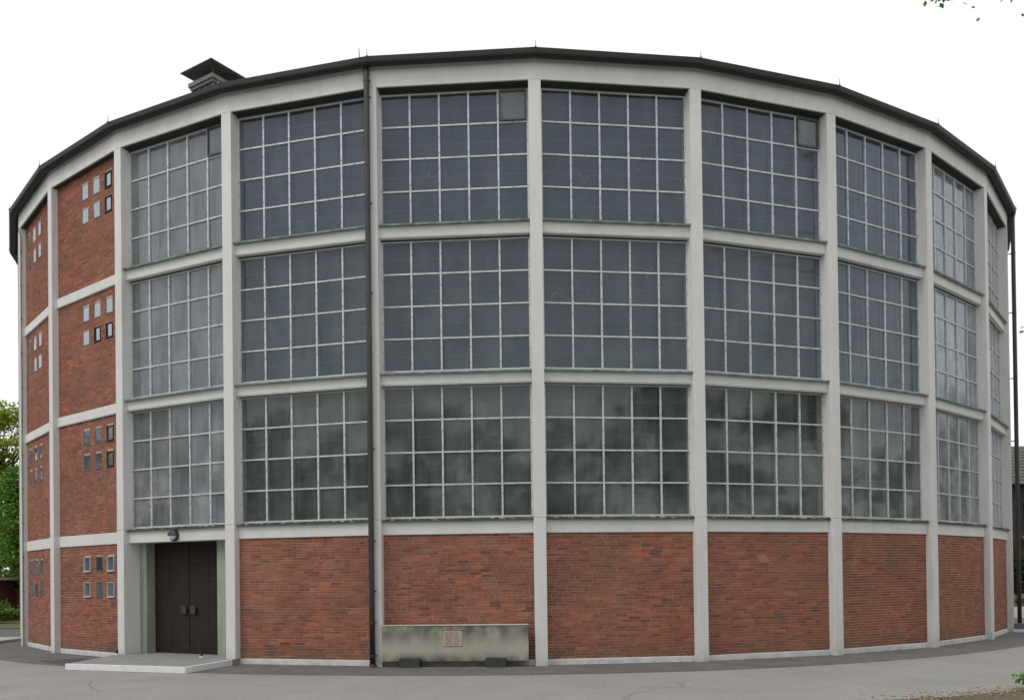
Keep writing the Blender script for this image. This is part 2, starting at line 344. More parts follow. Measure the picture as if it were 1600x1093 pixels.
# ring beams: plain ones in the window bays, and in the brick bays
b = MB(); b.box(-1.68, 1.68, .12, .5, LV[0][0], LV[0][1]); beam0 = b.mesh('ring_beam', ['concrete'])
b = MB(); b.box(-1.68, 1.68, .105, .5, LV[1][0]+.022, LV[1][1]); b.box(-1.68, 1.68, .115, .2, LV[1][0]+.012, LV[1][0]+.024, 1); b.box(-1.68, 1.68, .097, .45, LV[1][0], LV[1][0]+.014); beam1 = b.mesh('ring_beam', ['concrete', 'seal'])
for k in GLASS_BAYS+BRICK_BAYS:
    bevel(put('ring_beam', beam0, B, bay(k)), .006)
    bevel(put('ring_beam', beam1, B, bay(k)), .004)
    bevel(put('ring_beam', beam1, B, bay(k) @ Matrix.Translation((0, 0, LV[2][0]-LV[1][0]))), .004)
# dark sheet under the fascia over each bay, recess shade put into its colour
b = MB(); b.box(-1.6, 1.6, .035, .42, HEAD-.014, HEAD-.002); so_ = b.mesh('head_shade_sheet', ['head_shade'])
for k in GLASS_BAYS+BRICK_BAYS: put('head_shade_sheet', so_, B, bay(k))
# plinths
b = MB(); b.box(-1.68, 1.68, .125, .45, -.02, .125); pl = b.mesh('plinth', ['plinth'])
for k in (-3, -2, -1, 0, 1, 3, 4, 5, 6, 7, 8, 9):
    bevel(put('plinth', pl, B, bay(k)), .012)

# --- window walls
FW_, FX = .042, 1.605
b = MB()
b.box(-FX, -FX+FW_, .23, .29, 0, WH); b.box(FX-FW_, FX, .23, .29, 0, WH)
b.box(-FX+FW_, FX-FW_, .232, .29, 0.03, .03+FW_); b.box(-FX+FW_, FX-FW_, .232, .29, WH-FW_*.7, WH)
b.box(-1.66, 1.66, .215, .4, WH-.004, WH+.03, 1)
b.box(-FX, FX, .27, .33, -.02, .03, 1)
for sx in (-1, 1):
    for i in range(9): b.box(sx*(FX-.025)-.009, sx*(FX-.025)+.009, .224, .231, .15+i*.31, .168+i*.31, 2)
wframe = b.mesh('window_frame', ['alu', 'seal', 'screw'])
PW = (2*FX-FW_)/5
b = MB(); b.box(-.0185, .0185, .225, .285, .03, WH-.005)
for i in range(8): b.box(-.01, .01, .219, .226, .2+i*.335, .22+i*.335, 1)
mull = b.mesh('mullion', ['alu', 'screw'])
ROW = (WH-.045)/4
b = MB()
for i in range(5):
    x0 = -PW/2+.024; b.box(-2.5*PW+i*PW+.0255, -1.5*PW+i*PW-.0255, .23, .285, -.016, .016)
    b.box(-2*PW+i*PW-.008, -2*PW+i*PW+.008, .224, .231, -.009, .009, 1)
trans = b.mesh('transom', ['alu', 'screw'])
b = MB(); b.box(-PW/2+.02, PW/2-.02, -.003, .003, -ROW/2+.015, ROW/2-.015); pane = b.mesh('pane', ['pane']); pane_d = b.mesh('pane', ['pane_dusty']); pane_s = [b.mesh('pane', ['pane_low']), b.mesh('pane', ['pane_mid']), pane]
b = MB(); b.box(-1.62, 1.62, .42, .45, -.03, WH+.04); lead = b.mesh('leaded_window', ['leaded'])
b = MB(); b.box(-1.6, 1.6, .31, .32, -.006, .006); sad = b.mesh('saddle_bar', ['bar'])
b = MB()
for i in range(4): b.box(-1.5*PW+i*PW-.012, -1.5*PW+i*PW+.012, .398, .412, 0, WH)
post = b.mesh('inner_posts', ['dark'])
b = MB(); b.prism([(.02, -.045), (.015, -.012), (.3, .004), (.3, -.045)], lambda y: -1.75+.098*abs(y)+.12, lambda y: 1.75-.098*abs(y)-.12); sill_c = b.mesh('sill', ['copper'])
b = MB(); b.prism([(.05, -.04), (.045, -.018), (.3, .002), (.3, -.04)], lambda y: -1.63, lambda y: 1.63)
b.box(-1.6, 1.6, .236, .27, -.03, .032, 2)
r2 = random.Random(3)
for i in range(70):
    x = r2.uniform(-1.6, 1.6); b.box(x, x+r2.uniform(.01, .08), r2.uniform(.06, .2), .25, -.03, r2.uniform(.0, .025), r2.choice((0, 0, 0, 1)))
sill_o = b.mesh('sill', ['old_sill', 'plaque', 'seal'])
b = MB()
for i in range(64):
    x = -1.57+i*.05; b.tube([(x, .2, .0), (x+r2.uniform(-.01, .01), .2-r2.uniform(0, .03), .13)], [.0025, .0015], 3, cap=False)
spk = b.mesh('bird_spikes', ['zinc'])
b = MB()
hw, hh = PW/2-.028, ROW/2-.026
for q in ((-hw, -hw+.035, -hh, hh), (hw-.035, hw, -hh, hh), (-hw+.035, hw-.035, -hh, -hh+.035), (-hw+.035, hw-.035, hh-.035, hh)):
    b.box(q[0], q[1], -.075, -.012, q[2], q[3])
vent = b.mesh('vent_sash', ['stack'])
b = MB(); b.box(-hw+.03, hw-.03, -.045, -.039, -hh+.03, hh-.03); ventp = b.mesh('vent_pane', ['pane_vent'])
PICK = (2, 3, 4, 5, 6)                       # 300 panes that show largest: their own objects
rest = MB(); rp = random.Random(11)
for k in GLASS_BAYS:
    for s in range(3):
        mxw = bay(k) @ Matrix.Translation((0, 0, WZ[s]))
        W = put('window', wframe, B, mxw)
        for i in range(4): put('mullion', mull, W, Matrix.Translation((-1.5*PW+i*PW, 0, 0)))
        for j in range(1, 4): put('transom', trans, W, Matrix.Translation((0, 0, .055+j*(ROW-.006))))
        put('leaded_window', lead, W); put('inner_posts', post, W)
        for j in range(4): put('saddle_bar', sad, W, Matrix.Translation((0, 0, .06+(j+.46)*ROW)))
        put('sill', sill_c if s else sill_o, W, Matrix.Translation((0, 0, 0)) if s else Matrix.Translation((0, 0, .005)))
        if s == 2: put('bird_spikes', spk, W)
        for i in range(5):
            for j in range(4):
                c = Matrix.Translation((-2*PW+i*PW, .26, .045+(j+.5)*ROW-.004*j))
                rot = Matrix.Rotation(rp.gauss(0, .008), 4, 'X') @ Matrix.Rotation(rp.gauss(0, .008), 4, 'Z')
                if s == 2 and i == 4 and j == 3 and k in (2, 4, 6):
                    vs = put('vent_sash', vent, W, c); put('pane', ventp, W, c); continue
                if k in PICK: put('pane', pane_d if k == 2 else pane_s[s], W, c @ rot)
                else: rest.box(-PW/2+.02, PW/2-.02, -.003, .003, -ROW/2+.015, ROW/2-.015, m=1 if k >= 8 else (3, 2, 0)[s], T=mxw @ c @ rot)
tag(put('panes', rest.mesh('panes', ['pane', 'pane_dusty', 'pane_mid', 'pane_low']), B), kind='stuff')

# --- brickwork (thin bricks, 62.5 mm courses)
def brick_col(r):
    t = r.random()
    if t < .60: c = (.318, .102, .058)
    elif t < .80: c = (.385, .135, .072)
    elif t < .93: c = (.235, .078, .051)
    elif t < .98: c = (.175, .07, .05)
    else: c = (.33, .16, .11)
    v = r.uniform(.84, 1.16); return (c[0]*v, c[1]*v*r.uniform(.93, 1.07), c[2]*v)
CH = .0625
def courses(z0, z1, holes, seed, x0=-1.66, x1=1.66):
    r = random.Random(seed); nrow = int(round((z1-z0)/CH)); ch = (z1-z0)/nrow; out = []
    for j in range(nrow):
        x = x0-r.choice((0, .0625, .125, .1875))-r.uniform(0, .03); za, zb = z0+j*ch+.006, z0+(j+1)*ch-.006
        while x < x1:
            L = .25 if r.random() < .8 else .125
            L += r.uniform(-.004, .004); a, c = max(x, x0), min(x+L-.012, x1); x += L
            if c-a < .02: continue
            segs = [(a, c)]
            for hx0, hx1, hz0, hz1 in holes:
                if zb > hz0 and za < hz1:
                    ns = []
                    for (p, q) in segs:
                        if q <= hx0 or p >= hx1: ns.append((p, q)); continue
                        if p < hx0-.02: ns.append((p, hx0))
                        if q > hx1+.02: ns.append((hx1, q))
                    segs = ns
            for p, q in segs: out.append((p, q, za+r.uniform(-.001, .001), zb+r.uniform(-.001, .001), r.uniform(-.0025, .0025), brick_col(r)))
    return out
def wall_slab(parent, k, d, z0, z1, holes=(), name='wall'):
    b = MB()
    if not holes: b.box(-1.67, 1.67, d, .42, z0, z1)
    else:
        xs = sorted({-1.67, 1.67, *[h[0] for h in holes], *[h[1] for h in holes]}); zs = sorted({z0, z1, *[h[2] for h in holes], *[h[3] for h in holes]})
        for i in range(len(xs)-1):
            for j in range(len(zs)-1):
                cx, cz = (xs[i]+xs[i+1])/2, (zs[j]+zs[j+1])/2
                if not any(h[0] < cx < h[1] and h[2] < cz < h[3] for h in holes): b.box(xs[i], xs[i+1], d, .42, zs[j], zs[j+1])
    return put(name, b.mesh(name, ['mortar']), B, bay(k))
BD = .155
joined = MB(); single = []
for k in (3, 4, 5, 6, 7, 8, 9):
    wl = wall_slab(B, k, BD+.008, .11, LV[0][0]+.02)
    cs = courses(.125, LV[0][0], (), 100+k)
    for q, (a, c, za, zb, dy, col) in enumerate(cs):
        if k == 5 and q >= len(cs)-300: single.append((wl, a, c, za, zb, dy, col))
        else: joined.box(a, c, BD+dy, BD+.03, za, zb, c=col, T=bay(k), skip='k')
cache = {}
for wl, a, c, za, zb, dy, col in single:
    key = (round(c-a, 2), random.randrange(9)); h = zb-za
    if key not in cache:
        b = MB(); L = key[0]; b.box(-L/2, L/2, 0, .03, -h/2, h/2, c=col, skip='k'); cache[key] = b.mesh('brick', ['brick'], color=True)
    put('brick', cache[key], wl, Matrix.Translation(((a+c)/2, BD+dy, (za+zb)/2)))
# brick bays of the left: four storeys, each with two rows of three small windows
rows = [[(1.50, 1.86), (2.14, 2.50)], [(4.72, 5.09), (5.35, 5.72)], [(7.90, 8.27), (8.51, 8.88)], [(11.02, 11.40), (11.63, 12.01)]]
zz = [(.125, LV[0][0]), (LV[0][1], LV[1][0]), (LV[1][1], LV[2][0]), (LV[2][1], HEAD)]
xcol = {1: [(-.29, .03), (.29, .61), (.88, 1.20)], 0: [(-1.32, -1.0), (-.74, -.42), (-.16, .16)]}
def small_window(k, s, ri, ci, x0, x1, z0, z1):
    mode = 'plain'
    if k == 1:
        if s == 0 and ci != 1: mode = 'white'
        elif (s == 3 and ci == 2) or (s == 1 and ci == 2) or (s == 2 and ri == 0 and ci >= 1): mode = 'dark'
    fm = {'plain': 'zinc', 'white': 'alu', 'dark': 'dark'}[mode]; t = {'plain': .014, 'white': .015, 'dark': .026}[mode]; yf = {'plain': BD-.004, 'white': BD-.035, 'dark': BD-.02}[mode]
    b = MB()
    b.box(x0, x0+t, yf, .3, z0, z1); b.box(x1-t, x1, yf, .3, z0, z1); b.box(x0+t, x1-t, yf+.002, .3, z0, z0+t); b.box(x0+t, x1-t, yf+.002, .3, z1-t, z1)
    o = put('small_window', b.mesh('small_window', [fm]), B, bay(k))
    b = MB(); dpt = {'plain': BD+.004, 'white': BD-.005, 'dark': BD+.008}[mode]
    b.box(-(x1-x0)/2+t*.8, (x1-x0)/2-t*.8, -.003, .003, -(z1-z0)/2+t*.8, (z1-z0)/2-t*.8)
    rr = random.Random(k*100+s*10+ri*3+ci)
    tl = .09 if (mode == 'white') else rr.gauss(0, .01)
    put('pane', b.mesh('pane', ['pane_small' if s >= 2 else ('pane_vent' if mode == 'dark' else 'pane')]), o, Matrix.Translation(((x0+x1)/2, dpt, (z0+z1)/2)) @ Matrix.Rotation(rr.gauss(0, .01), 4, 'X') @ Matrix.Rotation(rr.gauss(0, .012), 4, 'Z'))
    b = MB(); b.box(x0+.005, x1-.005, BD+.16, BD+.2, z0+.005, z1-.005); put('blind', b.mesh('blind', ['dark']), o)
    b = MB(); b.box(x0-.01, x1+.01, yf-.012, .28, z0-.018, z0-.002); put('sill', b.mesh('sill', ['zinc' if mode == 'plain' else fm]), o)
for k in BRICK_BAYS:
    for s in range(4):
        holes = []
        if k in (0, 1):
            for ri, (za, zb) in enumerate(rows[s]):
                for ci, (xa, xb) in enumerate(xcol[k]):
                    holes.append((xa, xb, za, zb)); small_window(k, s, ri, ci, xa, xb, za, zb)
        dd = .15
        wall_slab(B, k, dd+.008, zz[s][0]-.02, zz[s][1]+.02, holes)
        if k >= -1:
            for (a, c, za, zb, dy, col) in courses(zz[s][0], zz[s][1], holes, k*50+s):
                joined.box(a, c, dd+dy, dd+.03, za, zb, c=col, T=bay(k), skip='k')
tag(put('bricks', joined.mesh('bricks', ['brick'], color=True), B), kind='stuff')
# the far side of the ring
b = MB()
for k in range(12, NB-3): b.box(-1.7, 1.7, .2, .4, 0, HEAD, T=bay(k))
for k in (10, 11): b.box(-1.7, 1.7, .3, .42, 0, 2.8, T=bay(k))
put('rear_wall', b.mesh('rear_wall', ['far_brick']), B)

# --- entrance in the third bay
mx2 = bay(2)
b = MB(); b.box(-1.64, -1.36, .42, .7, .12, LV[0][0]+.05); bevel(put('marble_pier', b.mesh('marble_pier', ['marble']), B, mx2), .004)
b = MB(); b.box(.94, 1.19, .42, .7, .12, LV[0][0]+.05); bevel(put('marble_pier', b.mesh('marble_pier', ['marble']), B, mx2), .004)
b = MB(); b.box(-1.75, -1.55, .42, 1.1, 0, 2.9); b.box(1.4, 1.75, .5, 1.1, 0, 2.9); b.box(1.0, 1.45, .75, .95, 0, 2.9); b.box(-1.7, 1.7, .72, .9, 2.76, 2.95)
put('entrance_reveal', b.mesh('entrance_reveal', ['concrete']), B, mx2)
b = MB(); b.box(-1.62, 1.62, .3, 1.0, 2.83, 3.03); put('entrance_soffit', b.mesh('entrance_soffit', ['concrete']), B, mx2)
DC, DW, DY = -.2, 1.22, .68
for sd_ in (-1, 1):
    b = MB(); xa, xb = (DC-DW, DC-.004) if sd_ < 0 else (DC+.004, DC+DW)
    b.box(xa, xb, DY+.008, DY+.06, .135, 2.8); d = put('door', b.mesh('door', ['door_edge']), B, mx2)
    if sd_ < 0: d.matrix_local = mx2 @ Matrix.Translation((xa, DY, 0)) @ Matrix.Rotation(-.012, 4, 'Z') @ Matrix.Translation((-xa, -DY, 0))
    pw = (xb-xa)/2; ph = (2.8-.135)/6
    b = MB(); b.box(-pw/2+.004, pw/2-.004, -.006, .01, -ph/2+.006, ph/2-.006); pm = b.mesh('door_panel', ['door'])
    for i in range(2):
        for j in range(6): put('door_panel', pm, d, Matrix.Translation((xa+(i+.5)*pw, DY+.004, .135+(j+.5)*ph)))
    b = MB(); hx = DC+sd_*.13+(.02 if sd_ > 0 else 0); b.box(hx-.085, hx+.085, DY-.07, DY-.035, 1.08, 1.27); b.box(hx-.02, hx+.02, DY-.04, DY+.008, 1.13, 1.22)
    bevel(put('handle', b.mesh('handle', ['handle']), d), .006)

# --- drainpipes, lightning conductors
def drain(k, x, y, clamps, ztop=12.7, zbot=0.):
    m = cor(k)
    b = MB(); b.tube([(x, y, zbot), (x, y, 2.0), (x, y, ztop-.2), (x, y-.005, ztop)], .06, 14)
    o = put('drainpipe', b.mesh('drainpipe', ['pipe'], smooth=False), B, m)
    for p in o.data.polygons: p.use_smooth = len(p.vertices) == 4
    b = MB(); b.tube([(x, y, -.02), (x, y, .02)], .067, 14); b.box(x-.012, x+.012, y+.05, .02, -.012, .012); b.box(x+.055, x+.1, y-.01, y+.01, -.015, .015)
    cm = b.mesh('pipe_clamp', ['pipe'])
    for z in clamps: put('pipe_clamp', cm, o, Matrix.Translation((0, 0, z)))
    b = MB(); b.tube([(x, y, 0), (x, y, .07)], .075, 14); put('pipe_foot', b.mesh('pipe_foot', ['bark']), o)
drain(4, -.055, -.085, (.95, 1.6, 2.66, 4.6, 7.9, 9.8, 12.05, 12.4, .25))
drain(10, 0.02, -.15, (2.0, 4.0, 5.8, 7.7, 9.7, 11.5), zbot=.27)
b = MB(); b.tube([(.14, .04, 0), (.14, .04, HEAD-.3), (.12, -.03, HEAD)], .009, 6)
for i in range(12): b.box(.125, .16, .02, .06, .6+i, .63+i)
put('lightning_conductor', b.mesh('lightning_conductor', ['zinc']), B, cor(0))
b = MB(); b.tube([(-.1, -.03, 11.9), (-.115, -.05, 12.5), (-.14, -.27, 12.85), (-.145, -.27, 13.0)], [.008, .008, .01, .007], 6)
put('lightning_conductor', b.mesh('lightning_conductor', ['zinc']), B, cor(4))

# --- ventilation stack on the roof
lx = Vector((-.84, .54, 0)).normalized(); rx = Vector((.54, .84, 0)).normalized()
NC = Vector((-7.83, -13.21, 0))
mc = Matrix((-lx, rx, (0, 0, 1))).transposed().to_4x4(); mc.translation = NC+lx*.64+rx*.64+Vector((0, 0, .11))
b = MB(); b.box(-.40, .40, -.40, .40, 13.2, 15.05)
stk = put('ventilation_stack', b.mesh('ventilation_stack', ['stack']), B, mc)
b = MB(); b.box(-.46, .46, -.46, .46, 15.05, 15.13); b.box(-.5, .5, -.5, .5, 15.13, 15.24); put('stack_cornice', b.mesh('stack_cornice', ['stack_band']), stk)
b = MB()
for i in range(4):
    x = -.40+i*.2667
    b.box(x-.025 if i else x-.01, x+.025, -.425, -.40, 13.2, 15.05); b.box(-.425, -.40, x-.025, x+.025, 13.2, 15.05); b.box(.4, .425, x-.025, x+.025, 13.2, 15.05)
put('louvre_frame', b.mesh('louvre_frame', ['zinc']), stk)
b = MB()
for sx in (-1, 1):
    for sy in (-1, 1): b.tube([(sx*.36, sy*.36, 15.24), (sx*.36, sy*.36, 15.55)], .02, 6)
put('cap_posts', b.mesh('cap_posts', ['zinc']), stk)
b = MB(); h = .645; c = len(b.v)
b.v += [(-h, -h, 15.5), (h, -h, 15.5), (h, h, 15.5), (-h, h, 15.5), (-h, -h, 15.515), (h, -h, 15.515), (h, h, 15.515), (-h, h, 15.515), (0, 0, 15.78), (0, 0, 15.72)]
for q in ((0, 1, 5, 4), (1, 2, 6, 5), (2, 3, 7, 6), (3, 0, 4, 7), (4, 5, 8), (5, 6, 8), (6, 7, 8), (7, 4, 8), (1, 0, 9), (2, 1, 9), (3, 2, 9), (0, 3, 9)): b.face(q)
put('stack_cap', b.mesh('stack_cap', ['zinc']), stk)

# ------------------------------------------------------------------ things round the building
# entrance step
st = empty('entrance_step', (-8.2, -16.9, 0)); tag(st, 'low concrete platform with white edge in front of the dark double door', 'step')
def poly_prism(pts, z0, z1, m=0, b=None):
    b = b or MB(); i0 = len(b.v); n = len(pts)
    b.v += [(x, y, z0) for x, y in pts]+[(x, y, z1) for x, y in pts]
    for i in range(n): b.face((i0+i, i0+(i+1) % n, i0+n+(i+1) % n, i0+n+i), m)
    b.face(tuple(i0+n+i for i in range(n)), m); b.face(tuple(i0+i for i in reversed(range(n))), m); return b
cA, cB, cC = Vector((-9.62, -17.45)), Vector((-6.66, -18.5)), Vector((-6.22, -16.95))
ii = [mx2 @ Vector(p) for p in ((1.72, .9, 0), (-1.72, .9, 0))]
cD = (cor(2) @ Vector((-.16, .05, 0)))
pts = [(cA.x, cA.y), (cB.x, cB.y), (cC.x, cC.y), (ii[0].x, ii[0].y), (ii[1].x, ii[1].y), (cD.x, cD.y)]
loc = [(x+8.2, y+16.9) for x, y in pts]
put('step_slab', poly_prism(loc, .0, .128).mesh('step_slab', ['step_top']), st)
def strip(p, q, wd, z0, z1):
    p, q = Vector(p), Vector(q); d = (q-p).normalized(); nn = Vector((d.y, -d.x))
    return [tuple(p+nn*.012), tuple(q+nn*.012), tuple(q-nn*wd), tuple(p-nn*wd)]
for p, q in ((loc[0], loc[1]), (loc[1], loc[2])):
    bevel(put('white_edge', poly_prism(strip(p, q, .05, 0, 0), .004, .134).mesh('white_edge', ['white_paint']), st), .006)
# door stops on the step
def door_stop(p, label):
    o = empty('door_stop', p); tag(o, label, 'door stop', 'door stops on the entrance step')
    b = MB(); b.tube([(0, 0, 0), (0, 0, .025), (0, 0, .03)], [.05, .05, .035], 12); put('base', b.mesh('base', ['white_paint']), o)
    b = MB(); b.tube([(0, 0, .03), (0, 0, .10), (0, 0, .115)], [.028, .028, .018], 10); put('buffer', b.mesh('buffer', ['dark']), o)
p = cor(2) @ Vector((.02, -.12, .128)); door_stop(p, 'small black door stop at the foot of the column left of the door')
p = mx2 @ Vector((.85, .02, .128)); door_stop(p, 'small black door stop at the right end of the entrance step')
# flat plate in the pavement
b = MB(); b.quad([(-11.35, -15.3, .012), (-10.1, -16.45, .012), (-9.55, -15.75, .012), (-10.6, -14.7, .012)])
tag(put('cover_plate', b.mesh('cover_plate', ['cover_plate'])), 'flat dark cover plate in the pavement left of the entrance step', 'cover plate')
# lamp
lm = bay(2) @ Matrix.Translation((-.06, .12, 2.925))
L = empty('bulkhead_lamp'); L.matrix_world = lm; tag(L, 'round dark bulkhead lamp on the white beam above the door', 'wall lamp')
b = MB(); b.tube([(0, 0, 0), (0, -.05, 0), (0, -.07, 0)], [.135, .135, .115], 24); put('body', b.mesh('body', ['lamp_body'], True), L)
b = MB(); rr = [(.105, -.072), (.10, -.09), (.075, -.11), (.04, -.12), (.0005, -.122)]
for i in range(len(rr)-1):
    for k in range(20):
        a0, a1 = 2*pi*k/20, 2*pi*(k+1)/20
        b.quad([(rr[i][0]*cos(a0), rr[i][1], rr[i][0]*sin(a0)), (rr[i][0]*cos(a1), rr[i][1], rr[i][0]*sin(a1)), (rr[i+1][0]*cos(a1), rr[i+1][1], rr[i+1][0]*sin(a1)), (rr[i+1][0]*cos(a0), rr[i+1][1], rr[i+1][0]*sin(a0))])
put('lens', b.mesh('lens', ['lamp_lens'], True), L)
b = MB()
rr = [(.138, -.03), (.138, -.09), (.115, -.125), (.06, -.142), (.001, -.146)]
for i in range(len(rr)-1):
    for k in range(12):
        a0, a1 = pi*k/12, pi*(k+1)/12
        b.quad([(rr[i][0]*cos(a0), rr[i][1], rr[i][0]*sin(a0)), (rr[i][0]*cos(a1), rr[i][1], rr[i][0]*sin(a1)), (rr[i+1][0]*cos(a1), rr[i+1][1], rr[i+1][0]*sin(a1)), (rr[i+1][0]*cos(a0), rr[i+1][1], rr[i+1][0]*sin(a0))])
hd = put('hood', b.mesh('hood', ['lamp_body'], True), L); sm = hd.modifiers.new('thick', 'SOLIDIFY'); sm.thickness = .006

# stone slab on blocks in front of the fifth bay
T = bay(4); SL = empty('stone_slab'); SL.matrix_world = T @ Matrix.Translation((-.06, -.12, 0)); tag(SL, 'stained stone slab with a small plaque standing on two dark blocks', 'stone slab')
b = MB(); b.box(-1.54, 1.54, 0, .16, .12, .862); b.box(-1.545, 1.545, -.012, .165, .862, .885, 1); bevel(put('slab', b.mesh('slab', ['slab', 'slab_top']), SL), .008)
for x in (-.94, .87):
    b = MB(); b.box(x-.21, x+.21, -.14, -.002, 0, .2); b.box(x-.2, x+.2, -.01, .2, 0, .118); bevel(put('block', b.mesh('block', ['block']), SL), .006)
b = MB(); b.box(-.235, .155, -.014, .01, .44, .765); plq = bevel(put('plaque', b.mesh('plaque', ['plaque']), SL), .004)
b = MB(); rr = random.Random(5)
for i in range(9):
    z = .735-i*.031; b.box(-.01+rr.uniform(0, .02), .105-rr.uniform(0, .05), -.0175, -.012, z-.009, z+.004)
for i in range(70):
    x, z = rr.uniform(-.19, -.025), rr.uniform(.475, .745); s_ = rr.uniform(.006, .016); b.box(x-s_, x+s_, -.0175-rr.uniform(0, .001), -.012, z-s_*.7, z+s_*.7)
put('worn_relief', b.mesh('worn_relief', ['plaque_red']), plq)
b = MB(); b.box(-.26, .18, -.02, .01, .775, .79); put('plaque_ledge', b.mesh('plaque_ledge', ['slab']), SL)

# side step at the right
T = bay(10); RS = empty('side_step'); RS.matrix_world = T; tag(RS, 'blue grey step with white foot at the far right behind the drainpipe', 'step')
def rounded(x0, x1, y0, y1, r, n=8):
    o = []
    for cx, cy, a0 in ((x1-r, y0+r, -pi/2), (x0+r, y0+r, pi)):
        if cx > 0:
            o = [(cx+r*cos(-pi/2+pi/2*i/n), cy+r*sin(-pi/2+pi/2*i/n)) for i in range(n+1)]+o
        else: o = o+[]
    left = [(x0+r+r*cos(pi+pi/2*i/n), y0+r+r*sin(pi+pi/2*i/n)) for i in range(n+1)]
    return left+o+[(x1, y1), (x0, y1)]
put('foot', poly_prism(rounded(-1.86, 1.7, -1.5, .3, .9), .0, .1).mesh('foot', ['white_paint']), RS)
put('tread', poly_prism(rounded(-1.83, 1.7, -1.47, .3, .88), .1, .25).mesh('tread', ['blue_grey']), RS)
put('top', poly_prism(rounded(-1.84, 1.7, -1.48, .3, .88), .25, .275).mesh('top', ['step_top']), RS)

# ------------------------------------------------------------------ foliage
def leaf_quad(b, p, s, r, c, droop=0.):
    a = r.uniform(0, 2*pi); e = r.gauss(0, .55)-droop
    d = Vector((cos(a)*cos(e), sin(a)*cos(e), sin(e))); u = d.cross(Vector((r.gauss(0, .5), r.gauss(0, .5), 1))).normalized()*s*.32
    p = Vector(p); q = p+d*s; m = p+d*s*.45
    b.quad([p, m-u, q, m+u], 0, c)
def blob(b, c, rad, n, s, r, lo=.6, hi=1.25, shell=.45):
    c = Vector(c)
    sub = [(Vector((r.gauss(0, 1), r.gauss(0, 1), r.gauss(0, 1))).normalized()) for _ in range(max(5, n//60))]
    for i in range(n):
        sdir = r.choice(sub); v = (sdir+Vector((r.gauss(0, .28), r.gauss(0, .28), r.gauss(0, .22))))
        v *= r.uniform(shell, 1.0); p = c+Vector((v.x*rad[0], v.y*rad[1], v.z*rad[2]))
        g = r.uniform(lo, hi); leaf_quad(b, p, s*r.uniform(.6, 1.3), r, (g*r.uniform(.9, 1.15), g, g*r.uniform(.8, 1.1)))
def tree(name, base, h, blobs, leaf, s, label, seed, trunk_r=.2, group=None, limbs=True, dens=1.):
    r = random.Random(seed); t = empty(name, base); tag(t, label, 'tree', group)
    b = MB(); pts = [(r.gauss(0, .04)*i, r.gauss(0, .04)*i, h*i/7) for i in range(8)]
    b.tube(pts, [trunk_r*(1.25-.13*i) for i in range(8)], 9)
    for (c, rad, n) in blobs:
        if limbs:
            z0 = max(h*.2, min(c[2]-rad[2]*.7, h*.85)); i = min(6, int(z0/h*7)); p0 = Vector(pts[i])
            for _ in range(3):
                e = Vector(c)+Vector((r.gauss(0, .4)*rad[0], r.gauss(0, .4)*rad[1], r.gauss(0, .3)*rad[2])); m = (p0+e)/2+Vector((r.gauss(0, .2), r.gauss(0, .2), r.uniform(-.1, .3)))
                b.tube([p0, m, e], [trunk_r*.38, trunk_r*.24, trunk_r*.06], 6)
    put('trunk', b.mesh('trunk', ['bark'], True), t)
    b = MB()
    for (c, rad, n) in blobs: blob(b, c, rad, int(n*dens), s, r)
    put('crown', b.mesh('crown', [leaf], color=True), t); return t
rt = random.Random(21)
bl = [((rt.gauss(0, 1.5), rt.gauss(0, 1.3), rt.uniform(7, 11.9)), (1.7, 1.7, .6), 620) for _ in range(13)]
tree('maple_tree', (-29.2, 13.5, 0), 10.5, bl, 'leaf_yellow', .24, 'loose yellow-green tree showing above the darker conifer at the left edge', 1, .18)
bl = [((rt.gauss(0, .3), rt.gauss(0, .3), z), (2.0-.12*z, 2.0-.12*z, 1.0), 2600) for z in (2.1, 2.8, 3.6, 4.7, 5.8, 6.7)]
tree('conifer_tree', (-24.9, 8.8, 0), 7.0, bl, 'leaf_green', .2, 'dense bright green tree in front of the brick garden wall at left', 2, .15, limbs=False)
bl = [((rt.gauss(0, 1.6), rt.gauss(0, 1.0), rt.uniform(1.5, 7)), (1.8, 1.6, 1.2), 1300) for _ in range(12)]
tree('broadleaf_tree', (-29.6, 15.5, 0), 6.5, bl, 'leaf_green', .24, 'broad green tree at the left edge behind the low shed', 3, .2)
# shed, garden wall, hedge on the left
sh = empty('garden_shed', (-25.6, 5.2, 0)); tag(sh, 'low dark shed with pale flat roof under the trees at left', 'shed')
b = MB(); b.box(-3, .4, 0, 3, 0, 2.0); put('wall', b.mesh('wall', ['shaded_brick']), sh)
b = MB(); b.box(-3.3, .75, -.4, 3.3, 2.0, 2.14); put('roof', b.mesh('roof', ['pale_paving']), sh)
gw = empty('garden_wall', (-26, 9.9, 0)); tag(gw, 'dark red brick garden wall behind the lawn at left', 'wall')
b = MB(); b.box(-.9, 6, 0, .25, 0, 1.75); put('wall', b.mesh('wall', ['shaded_brick']), gw)
b = MB(); b.box(-.95, 6.05, -.04, .29, 1.75, 1.82); put('coping', b.mesh('coping', ['stack']), gw)
def bush(name, loc, rad, n, s, leaf, label, cat, seed):
    r = random.Random(seed); o = empty(name, loc); tag(o, label, cat)
    b = MB(); blob(b, (0, 0, rad[2]), rad, n, s, r, shell=.3); put('foliage', b.mesh('foliage', [leaf], color=True), o)
    b = MB()
    for i in range(7):
        a = r.uniform(0, 6.28); b.tube([(0, 0, -.02), (cos(a)*rad[0]*.3, sin(a)*rad[1]*.3, rad[2]*.8), (cos(a)*rad[0]*.7, sin(a)*rad[1]*.7, rad[2]*1.5)], [rad[2]*.05, rad[2]*.03, rad[2]*.01], 5)
    put('stem', b.mesh('stem', ['bark']), o); return o
bush('hedge', (-23.9, 3.6, 0), (1.1, .6, .55), 2500, .12, 'leaf_green', 'clipped green hedge on the lawn at the left edge', 'hedge', 4)
